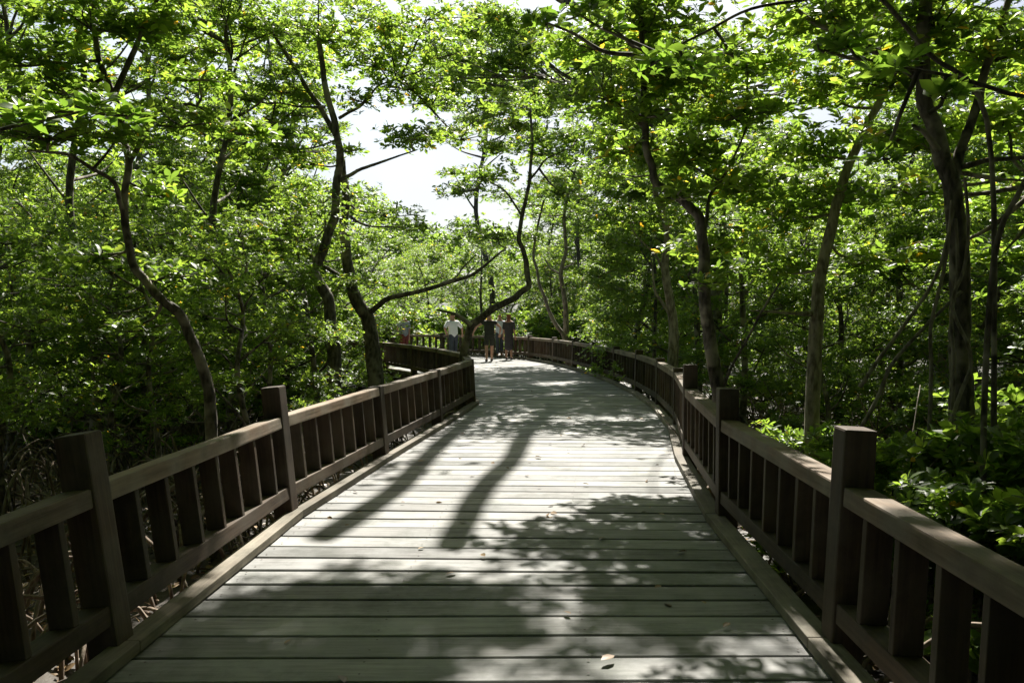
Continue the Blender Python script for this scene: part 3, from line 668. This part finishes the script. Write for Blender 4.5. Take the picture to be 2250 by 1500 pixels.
# ---- canopy trees: crowns above the frame that shade the near deck
def canopy():
    rng = random.Random(31)
    hit = [P(*q) for q in ((1860, 100, 5.2), (1960, 150, 5.3), (1940, 345, 5.6), (1430, 140, 6.3), (1520, 150, 6.4), (1270, 30, 6.3), (210, 235, 5.3), (120, 240, 5.4))]
    def clear(p, d=.5):
        c = p[0]
        return all((c-(h+S*((c.z-h.z)/S.z))).length > d+p[1][0]*.35 for h in hit)
    def shade(X, Y0, z, r, n): c = Vector((X, Y0, 0))+S*(z/S.z); return (c, (r, r, r*.28), n)
    # crown over the first six metres of deck
    pads = []
    for X in np.arange(-3.4, 3.4, .7):
        for Y0 in np.arange(-1.5, 4.8, .72):
            if X > 1.3 and Y0 > 3.2 and rng.random() < .5: continue
            pads.append(shade(X+rng.uniform(-.3, .3), Y0+rng.uniform(-.3, .3), 8.2+rng.uniform(-.5, 1.4), rng.uniform(.42, .6), 230 if X < .2 else 165))
    for X in np.arange(-7.2, 7.3, 1.2):
        for Yc in np.arange(-9, 9.8, 1.2):
            if rng.random() < .06 or abs(X) > 4.5 and Yc > 8.6: continue
            pads.append((Vector((X+rng.uniform(-.4, .4), Yc+rng.uniform(-.4, .4), 7.6+rng.uniform(-.9, 1.8))), (.95, .95, .35), 380))
    pads = [p for p in pads if clear(p)]
    left = [p for p in pads if p[0].x < 1.0]; right = [p for p in pads if p[0].x >= 1.0]
    hero('mangrove_tree', 'tall mangrove rooted left of the boardwalk, its high crown shading the nearest planks',
         [([Vector((-6.2, 5.2, GZ-.1)), Vector((-6.0, 5.4, 3)), Vector((-4.6, 6.6, 6.2)), Vector((-2.5, 8.2, 7.6)), Vector((-.6, 9.4, 8.3))], .22, .07),
          ([Vector((-4.6, 6.6, 6.2)), Vector((-3.6, 5.8, 7.6)), Vector((-1.8, 5.9, 8.2))], .09, .04)], left, 112, L=.12, ntw=2)
    hero('mangrove_tree', 'tall mangrove rooted right of the boardwalk near the camera, crown above the right railing',
         [([Vector((6.6, 4.6, GZ-.1)), Vector((6.4, 4.9, 3.2)), Vector((5.2, 6.8, 6.4)), Vector((3.4, 8.4, 7.8)), Vector((2.0, 9.5, 8.4))], .2, .07)], right, 113, L=.12, ntw=2)
    # shade on the deck beyond the sunny stretch
    pads = []
    for X in np.arange(-2.2, 4.6, .95):
        for Y0 in np.arange(13.2, 22.3, 1.05):
            if rng.random() < .07: continue
            pads.append(shade(X+rng.uniform(-.3, .3)-(.12*(Y0-14) if Y0 > 17 else 0), Y0+rng.uniform(-.3, .3), 8.4+rng.uniform(-1.3, 2.2), rng.uniform(.55, .85), 230))
    for px in range(880, 2300, 105):
        for py in (70, 150):
            y_ = 21.5+rng.uniform(-.3, 1.5); pads.append((P(px+rng.uniform(-40, 40), py+rng.uniform(-25, 25), y_), (1.0, 1.0, .3), 105))
    for px in range(300, 860, 110): pads.append((P(px+rng.uniform(-40, 40), 10+rng.uniform(-25, 25), 22), (1.0, 1.0, .3), 80))
    # loose sprigs that streak the sunny boards
    for _ in range(5):
        pads.append(shade(rng.uniform(.4, 2.2), rng.uniform(5.6, 12.6), rng.uniform(9.5, 11.5), rng.uniform(.35, .6), rng.uniform(9, 18)))
    hero('mangrove_tree', 'broad mangrove whose crown roofs over the middle of the boardwalk beyond the sunny planks',
         [([Vector((5.2, 19.5, GZ-.1)), Vector((5.0, 19.8, 3)), Vector((4.0, 21.2, 6.2)), Vector((2.4, 23, 8.0)), Vector((1.0, 25, 9.0))], .2, .06),
          ([Vector((4.0, 21.2, 6.2)), Vector((4.6, 24, 8.2)), Vector((4.2, 28, 9.3))], .1, .04)], pads, 114, L=.125, ntw=2)
canopy()

# ---- near sprays of large leaves hanging into the top of the frame
def sprays():
    def spray(label, root_pts, tips, seed, r0=.03):
        hero('overhanging_branch', label, [(root_pts, r0, .01)], tips, seed, L=.135, K=7, roots=0, leafm=LEAF_Y, base=root_pts[0], ntw=1)[0]['category'] = 'branch'
    Y = 5.0
    def b(px, py, y, r, n): return (P(px, py, y), (r, r, r*.3), n)
    spray('sapling beside the right posts with bright young leaves at the top right', [Vector((3.6, 5.9, GZ)), Vector((3.5, 5.8, 2)), P(2330, 240, 5.6), P(2100, 170, 5.4), P(1900, 130, 5.3)],
          [b(1860, 100, 5.2, .16, 9), b(1810, 110, 5.3, .12, 6), b(1960, 150, 5.3, .16, 9), b(1940, 345, 5.6, .13, 7), b(2080, 210, 5.4, .14, 7)], 201)
    spray('long leafy branch with large backlit leaves hanging over the path at the top centre', [Vector((4.0, 6.6, GZ)), Vector((3.9, 6.6, 3.2)), P(1900, -30, 6.6), P(1650, 20, 6.5), P(1450, 120, 6.4)],
          [b(1430, 140, 6.3, .17, 9), b(1520, 150, 6.4, .15, 8), b(1270, 30, 6.3, .18, 10), b(1200, 50, 6.4, .15, 7), b(1340, 60, 6.4, .16, 9), b(1610, 120, 6.5, .16, 8)], 202)
    spray('leafy branch with broad bright leaves over the left railing at the top left', [Vector((-5.2, 5.2, GZ)), Vector((-5.1, 5.3, 2)), P(-150, 320, 5.6), P(60, 270, 5.5), P(200, 240, 5.4)],
          [b(210, 235, 5.3, .15, 8), b(120, 240, 5.4, .14, 7), b(50, 260, 5.4, .14, 7), b(280, 255, 5.5, .13, 6)], 203)
sprays()

# ---- shrubs and seedlings on the mud
def proto_shrub(seed, n, r, h, L, m=None):
    rnd = random.Random(seed); root = empty('mangrove_shrub', (0, 0, GZ)); tb = Tubes(); pads = []
    for k in range(7):
        a = k*2.4+rnd.uniform(-.4, .4); rr = r*rnd.uniform(.2, 1); z = h*rnd.uniform(.35, 1)
        tip = Vector((math.cos(a)*rr, math.sin(a)*rr, z)); tb.add([Vector((0, 0, -.1)), tip*.5+Vector((0, 0, .05)), tip], .018, .006, sides=6, per=4, rnd=rnd)
        q = r*rnd.uniform(.35, .55); pads.append((tip, (q, q, q*.45), n/7))
    me, _ = crown_mesh('crown', pads, seed, L=L, K=8, m=m)
    ob('trunk', tb.mesh('trunk', BARK), root); ob('crown', me, root); return root
for i in range(3): protos['shrub%d' % i] = (proto_shrub(60+i, 230, .8, 1.5, .12), False)
for i in range(2): protos['sap%d' % i] = (proto_shrub(70+i, 60, .45, .8, .13), False)
def shrubs():
    rnd = random.Random(12); k = 0
    # bright bushes just outside the right railing
    for (px, y, s) in ((2150, 5.6, .95), (2300, 5.0, .95), (2020, 6.6, .8), (2200, 6.9, 1.05), (2330, 6.4, 1.1), (2100, 8.2, 1.0), (2260, 8.6, 1.2), (1950, 8.0, .8), (1840, 9.6, .8), (2480, 4.4, 1.0), (2420, 6.4, 1.2), (1960, 7.2, 1.0), (2060, 5.7, .85), (2240, 5.9, 1.1), (2150, 7.6, 1.15), (1880, 8.8, .9), (2380, 5.6, 1.1), (2330, 7.6, 1.2)):
        x = (px-1125)/1750*y
        place('s', 'shrub%d' % rnd.randrange(3), x, y, rnd.uniform(0, 6), s, 'glossy leafed mangrove bush growing low outside the right railing', 'shrub', 'bushes outside the right railing')
    for _ in range(46):
        y = rnd.uniform(34.5, 47); x = rnd.uniform(-.24, .10)*y
        if path_dist(x, y) < 2.6 or x < -4 and y < 37: continue
        place('s', 'shrub%d' % rnd.randrange(3), x, y, rnd.uniform(0, 6), rnd.uniform(1.3, 2.0), 'leafy sunlit bush growing behind the railing at the far bend', 'shrub', 'bushes behind the far bend')
    for _ in range(500):
        x = rnd.uniform(-16, 14); y = rnd.uniform(6, 24); d = path_dist(x, y)
        if y > 11 and -.22 < x/y < 0 or d < 3.1 and y > 12: continue
        if d < 2.5 or abs(x) > .66*y+1: continue
        k += 1
        if x < 0 and y < 13: continue
        if x < 0: place('s', rnd.choice(('sap0', 'sap1', 'shrub%d' % rnd.randrange(3))), x, y, rnd.uniform(0, 6), rnd.uniform(.6, 1.0), 'small leafy mangrove sapling on the dark mud left of the boardwalk', 'shrub', 'saplings on the left mud')
        else: place('s', rnd.choice(('sap0', 'sap1', 'shrub%d' % rnd.randrange(3))), x, y, rnd.uniform(0, 6), rnd.uniform(.6, 1.0), 'small leafy mangrove sapling under the trees right of the boardwalk', 'shrub', 'saplings under the right trees')
        if k >= 95: break
shrubs()

# ---- litter, sticks and roots that nobody could count
def litter():
    rng = np.random.default_rng(9); n = 26000
    y = rng.uniform(2, 30, n); x = rng.uniform(-1, 1, n)*(.66*y+2)
    pts = np.stack([x, y, GZ+.07+rng.uniform(-.03, .06, n)], -1)
    A = np.stack([rng.normal(0, .35, n), rng.normal(0, .35, n), np.ones(n)], -1)
    V, T, r = leaves(rng, pts, A, K=1, L=.10, wid=.24, spread=(-.3, .5))
    tag(ob('leaf_litter', np_mesh('leaf_litter', V, T, LITTER, {'rnd': r})), 'fallen brown leaves scattered over the dark mud', 'leaf litter', kind='stuff')
    rnd = random.Random(10); tb = Tubes()
    for _ in range(1100):
        yy = rnd.uniform(3, 24); xx = rnd.uniform(-1, 1)*(.66*yy+2)
        if path_dist(xx, yy) < 1.9: continue
        a = rnd.uniform(0, 6.28); L = rnd.uniform(.3, 1.3); e = rnd.uniform(-.05, .5)
        p = Vector((xx, yy, GZ+.05)); d = Vector((math.cos(a), math.sin(a), e))*L
        tb.add([p, p+d*.5+Vector((rnd.uniform(-.08, .08), rnd.uniform(-.08, .08), .05)), p+d], rnd.uniform(.008, .02), .005, sides=5, per=3, rnd=rnd)
    for _ in range(120):
        right = rnd.random() < .6; yy = rnd.uniform(7.5, 16); xx = (rnd.uniform(.2, .56)*yy+.9) if right else -(rnd.uniform(.22, .62)*yy+.6)
        a = rnd.uniform(0, 6.28); L = rnd.uniform(.9, 2.4); e = rnd.uniform(.2, 1.5)
        d = Vector((math.cos(a), math.sin(a), e)).normalized()*L; p = Vector((xx, yy, GZ-.03))
        tb.add([p, p+d*.5+Vector((rnd.uniform(-.1, .1), rnd.uniform(-.1, .1), .06)), p+d], rnd.uniform(.011, .022), .006, sides=5, per=4, rnd=rnd)
    tag(ob('fallen_sticks', tb.mesh('fallen_sticks', STICK)), 'fallen sticks and dead twigs lying across the mud', 'sticks', kind='stuff')
    tb = Tubes()
    for _ in range(1200):
        yy = rnd.uniform(4, 22); xx = rnd.uniform(-1, 1)*(.66*yy+2)
        if path_dist(xx, yy) < 2.6: continue
        a = rnd.uniform(0, 6.28); rr = rnd.uniform(.25, .6); h = rnd.uniform(.3, .9); d = Vector((math.cos(a), math.sin(a), 0)); p = Vector((xx, yy, GZ-.05))
        tb.add([p-d*rr, p-d*rr*.6+Vector((0, 0, h*.8)), p+Vector((0, 0, h)), p+d*rr*.7+Vector((0, 0, h*.7)), p+d*rr], .018, .014, sides=5, per=3, rnd=rnd)
    tag(ob('stilt_root_tangle', tb.mesh('stilt_root_tangle', ROOT)), 'tangle of arching stilt roots standing in the mud', 'roots', kind='stuff')
    # dead leaves lying on the boards
    n = 260; k = rng.integers(8, 100, n); c = PATH[k]+np.stack([rng.uniform(-1.4, 1.4, n), rng.uniform(-.3, .3, n)], -1)
    c = c[(c[:, 1] > 2.5)]
    pts = np.c_[c, np.full(len(c), .012)]
    V, T, r = leaves(rng, pts, np.tile([[0., 0, 1]], (len(c), 1)), K=1, L=.075, wid=.25, spread=(0, .15), droop=.05)
    tag(ob('dead_leaves', np_mesh('dead_leaves', V, T, LITTER, {'rnd': r})), 'dead leaves lying on the planks of the boardwalk', 'dead leaves', kind='stuff')
litter()

# ---------------------------------------------------------------- people
SKIN = flat_mat('skin', (.42, .24, .16), .55, .08)
def skin_mesh(name, verts, edges, radii, mtl, sub=2, root=0):
    me = bpy.data.meshes.new(name); me.from_pydata([tuple(v) for v in verts], edges, []); o = bpy.data.objects.new(name, me); COL.objects.link(o)
    m1 = o.modifiers.new('skin', 'SKIN'); m1.use_smooth_shade = True
    for i, r in enumerate(radii):
        sv = me.skin_vertices[0].data[i]; sv.radius = r if isinstance(r, tuple) else (r, r); sv.use_root = (i == root)
    m2 = o.modifiers.new('sub', 'SUBSURF'); m2.levels = sub; m2.render_levels = sub
    dg = bpy.context.evaluated_depsgraph_get(); out = bpy.data.meshes.new_from_object(o.evaluated_get(dg))
    bpy.data.objects.remove(o); bpy.data.meshes.remove(me)
    out.materials.clear(); out.materials.append(mtl); out.shade_smooth(); return out
def person(label, loc, rz, h, arms, shirt, legs_c, hair, long_legs=True, stride=.0, sleeve=.45, skirt=False, lean=0.0, hair_long=False):
    """arms: for each side (elbow, wrist) offsets from the shoulder, side +x first; the figure faces +y"""
    root = empty('person', loc, rz); tag(root, label, 'person'); s = h/1.72
    v = []; e = []; r = []
    def A(p, rad, par=None):
        v.append(Vector(p)); r.append(rad)
        if par is not None: e.append((par, len(v)-1))
        return len(v)-1
    pel = A((0, 0, .93), (.15, .10)); wa = A((0, .0, 1.10), (.125, .09), pel); ch = A((0, lean*.5, 1.30), (.155, .105), wa); nk = A((0, lean*.8, 1.44), (.065, .06), ch)
    n2 = A((0, lean, 1.50), .055, nk); hd = A((0, lean+.01, 1.58), (.072, .085), n2); tp = A((0, lean+.01, 1.67), (.06, .07), hd)
    hands = []; arm_pts = []
    for sg, (el, wr) in ((1, arms[0]), (-1, arms[1])):
        sh = A((sg*.165, lean*.8, 1.39), .055, nk); S0 = v[sh]
        E_ = Vector((S0.x+sg*el[0], S0.y+el[1], S0.z+el[2])); W_ = Vector((E_.x+sg*wr[0], E_.y+wr[1], E_.z+wr[2]))
        a = A(S0.lerp(E_, .5), .047, sh); b = A(E_, .039, a); c = A(E_.lerp(W_, .4), .038, b); d = A(W_, .025, c)
        dr = (W_-E_).normalized(); pm = A(W_+dr*.05, (.036, .02), d); pe = A(W_+dr*.085, (.036, .016), pm); side = Vector((0, 1, 0)).cross(dr)
        if side.length < .1: side = Vector((1, 0, 0))
        side.normalize(); arm_pts.append((S0, E_, W_))
        for q, (o_, ln) in enumerate(((-.027, .065), (-.009, .078), (.009, .073), (.027, .055))):
            f0 = A(W_+dr*.092+side*o_, .0095, pe); f1 = A(W_+dr*(.092+ln*.55)+side*o_*1.1+Vector((0, .012, 0)), .0085, f0); A(W_+dr*(.092+ln*.9)+side*o_*1.1+Vector((0, .03, 0)), .0075, f1)
        t0 = A(W_+dr*.045+side*-.045+Vector((0, .012, 0)), .011, pm); A(W_+dr*.085+side*-.058+Vector((0, .025, 0)), .009, t0)
    legp = []
    for sg in (1, -1):
        y1 = stride*sg
        hp = A((sg*.085, 0, .86), .085, pel); kn = A((sg*.095, y1*.55+.015, .48), .055, hp); cf = A((sg*.095, y1*.75, .32), .052, kn); an = A((sg*.095, y1, .085), .035, cf)
        A((sg*.105, y1+.07, .045), (.04, .03), an); A((sg*.11, y1+.16, .03), (.042, .02), len(v)-1); legp.append((v[hp], v[kn], v[an]))
    body = ob('body', skin_mesh('body', [q*s for q in v], e, [tuple(k*s for k in x) if isinstance(x, tuple) else x*s for x in r], SKIN), root)
    # shirt
    V = [(0, 0, .80), (0, 0, 1.08), (0, lean*.5, 1.28), (0, lean*.8, 1.41)]; E = [(0, 1), (1, 2), (2, 3)]; Rr = [(.185, .14), (.17, .13), (.185, .13), (.10, .085)]
    for (S0, E_, W_) in arm_pts:
        q = S0.lerp(E_, min(1, sleeve*2)) if sleeve <= .5 else E_
        V += [tuple(S0), tuple(S0.lerp(q, .6)), tuple(q)]; n0 = len(V)-3; E += [(3, n0), (n0, n0+1), (n0+1, n0+2)]; Rr += [.074, .066, .062]
        if sleeve > .5: V.append(tuple(E_.lerp(W_, .85))); E.append((n0+2, n0+3)); Rr.append(.045)
    ob('shirt', skin_mesh('shirt', [Vector(q)*s for q in V], E, [tuple(k*s for k in x) if isinstance(x, tuple) else x*s for x in Rr], shirt), root)
    # trousers, shorts or skirt
    if skirt:
        V = [(0, 0, 1.08), (0, 0, .8), (0, 0, .55), (0, 0, .32)]; E = [(0, 1), (1, 2), (2, 3)]; Rr = [(.155, .12), (.19, .14), (.2, .15), (.2, .16)]
    else:
        V = [(0, 0, 1.06), (0, 0, .90)]; E = [(0, 1)]; Rr = [(.155, .118), (.168, .125)]
        for (h_, k_, a_) in legp:
            n0 = len(V); end = a_.lerp(k_, .12) if long_legs else k_.lerp(h_, .12)
            V += [tuple(h_), tuple(h_.lerp(k_, .5))]; E += [(1, n0), (n0, n0+1)]; Rr += [.105, .09]
            if long_legs: V += [tuple(k_), tuple(end)]; E += [(n0+1, n0+2), (n0+2, n0+3)]; Rr += [.075, .066]
            else: V += [tuple(end)]; E += [(n0+1, n0+2)]; Rr += [.088]
    ob('skirt' if skirt else ('trousers' if long_legs else 'shorts'), skin_mesh('legwear', [Vector(q)*s for q in V], E, [tuple(k*s for k in x) if isinstance(x, tuple) else x*s for x in Rr], legs_c), root)
    # hair cap, ears, nose
    V = [(0, lean-.02, 1.615), (0, lean-.015, 1.685)]; E = [(0, 1)]; Rr = [(.083, .085), (.06, .066)]
    if hair_long: V += [(0, lean-.06, 1.54), (0, lean-.07, 1.42)]; E += [(0, 2), (2, 3)]; Rr += [(.075, .045), (.055, .03)]
    ob('hair', skin_mesh('hair', [Vector(q)*s for q in V], E, [tuple(k*s for k in x) if isinstance(x, tuple) else x*s for x in Rr], hair), root)
    bm = bmesh.new()
    for loc_, sc_ in (((.078, lean+.005, 1.585), (.012, .02, .03)), ((-.078, lean+.005, 1.585), (.012, .02, .03)), ((0, lean+.1, 1.57), (.014, .018, .024))):
        mtx = Matrix.Translation(Vector(loc_)*s) @ Matrix.Diagonal((*[k*s for k in sc_], 1)); bmesh.ops.create_uvsphere(bm, u_segments=10, v_segments=7, radius=1, matrix=mtx)
    me = bpy.data.meshes.new('ears'); bm.to_mesh(me); bm.free(); me.shade_smooth(); me.materials.append(SKIN); ob('ear', me, root)
    bm = bmesh.new()
    for sg in (1, -1): bmesh.ops.create_uvsphere(bm, u_segments=8, v_segments=6, radius=1, matrix=Matrix.Translation(Vector((sg*.03, lean+.088, 1.60))*s) @ Matrix.Diagonal((.011*s, .008*s, .007*s, 1)))
    bmesh.ops.create_uvsphere(bm, u_segments=8, v_segments=6, radius=1, matrix=Matrix.Translation(Vector((0, lean+.09, 1.53))*s) @ Matrix.Diagonal((.024*s, .008*s, .006*s, 1)))
    me = bpy.data.meshes.new('face'); bm.to_mesh(me); bm.free(); me.materials.append(hair); ob('face_feature', me, root)
    bm = bmesh.new()
    for (h_, k_, a_) in legp:
        bmesh.ops.create_uvsphere(bm, u_segments=12, v_segments=8, radius=1, matrix=Matrix.Translation((a_+Vector((0, .07, -.045)))*s) @ Matrix.Diagonal((.05*s, .135*s, .045*s, 1)))
    me = bpy.data.meshes.new('shoe'); bm.to_mesh(me); bm.free(); me.shade_smooth(); me.materials.append(flat_mat('shoe', (.06, .05, .05))); ob('shoe', me, root)
    return root
def people():
    blk = flat_mat('dark_olive_cloth', (.022, .024, .014)); navy = flat_mat('dark_blue_grey_cloth', (.05, .06, .08)); white = flat_mat('white_cloth', (.86, .86, .88), var=.04)
    pale = flat_mat('pale_blue_cloth', (.55, .63, .72), var=.1); red = flat_mat('dark_red_cloth', (.16, .03, .03)); plaid = flat_mat('grey_blue_cloth', (.26, .28, .36), var=.5); grey = flat_mat('charcoal_cloth', (.045, .04, .045))
    hb = flat_mat('brown_hair', (.10, .04, .02)); hk = flat_mat('black_hair', (.015, .012, .01)); hr = flat_mat('reddish_hair', (.20, .07, .04))
    down = ((.04, .0, -.27), (.02, .06, -.24)); hip = ((.16, -.10, -.20), (-.10, .13, -.14)); out = ((.20, .02, -.20), (.05, .12, -.20))
    def at(px, y): v = P(px, 700, y); return (v.x, y, .002)
    person('person in a dark olive top and black shorts walking away with bare arms held out', at(1075, 27.6), R(6), 1.68, (((.20, -.02, -.20), (-.02, .10, -.22)), ((.24, .0, -.17), (.10, .10, -.22))), blk, blk, hk, long_legs=False, stride=.16, sleeve=.2, lean=.05).scale = (1.12, 1.1, 1)
    person('person with reddish hair in a charcoal top and long charcoal skirt, rightmost of the group', at(1118, 28.6), R(-14), 1.64, (down, down), grey, grey, hr, skirt=True, sleeve=.5, hair_long=True)
    person('person in a pale blue shirt half hidden between the two dark clad walkers', at(1098, 30.0), R(10), 1.66, (down, hip), pale, navy, hb, stride=.08)
    person('person in a loose white shirt and dark trousers behind the bowed trunk', at(996, 26.6), R(25), 1.68, (out, hip), white, navy, hb, stride=.1, sleeve=.5, lean=.10)
    person('person in a grey blue patterned shirt and dark red shorts, leftmost of the walkers', at(888, 27.6), R(35), 1.66, (down, hip), plaid, red, hb, long_legs=False, stride=.1)
people()


# a prototype that found no place is not left standing at the origin
for key, (p, used) in protos.items():
    if not used:
        for c in list(p.children): bpy.data.objects.remove(c)
        bpy.data.objects.remove(p)
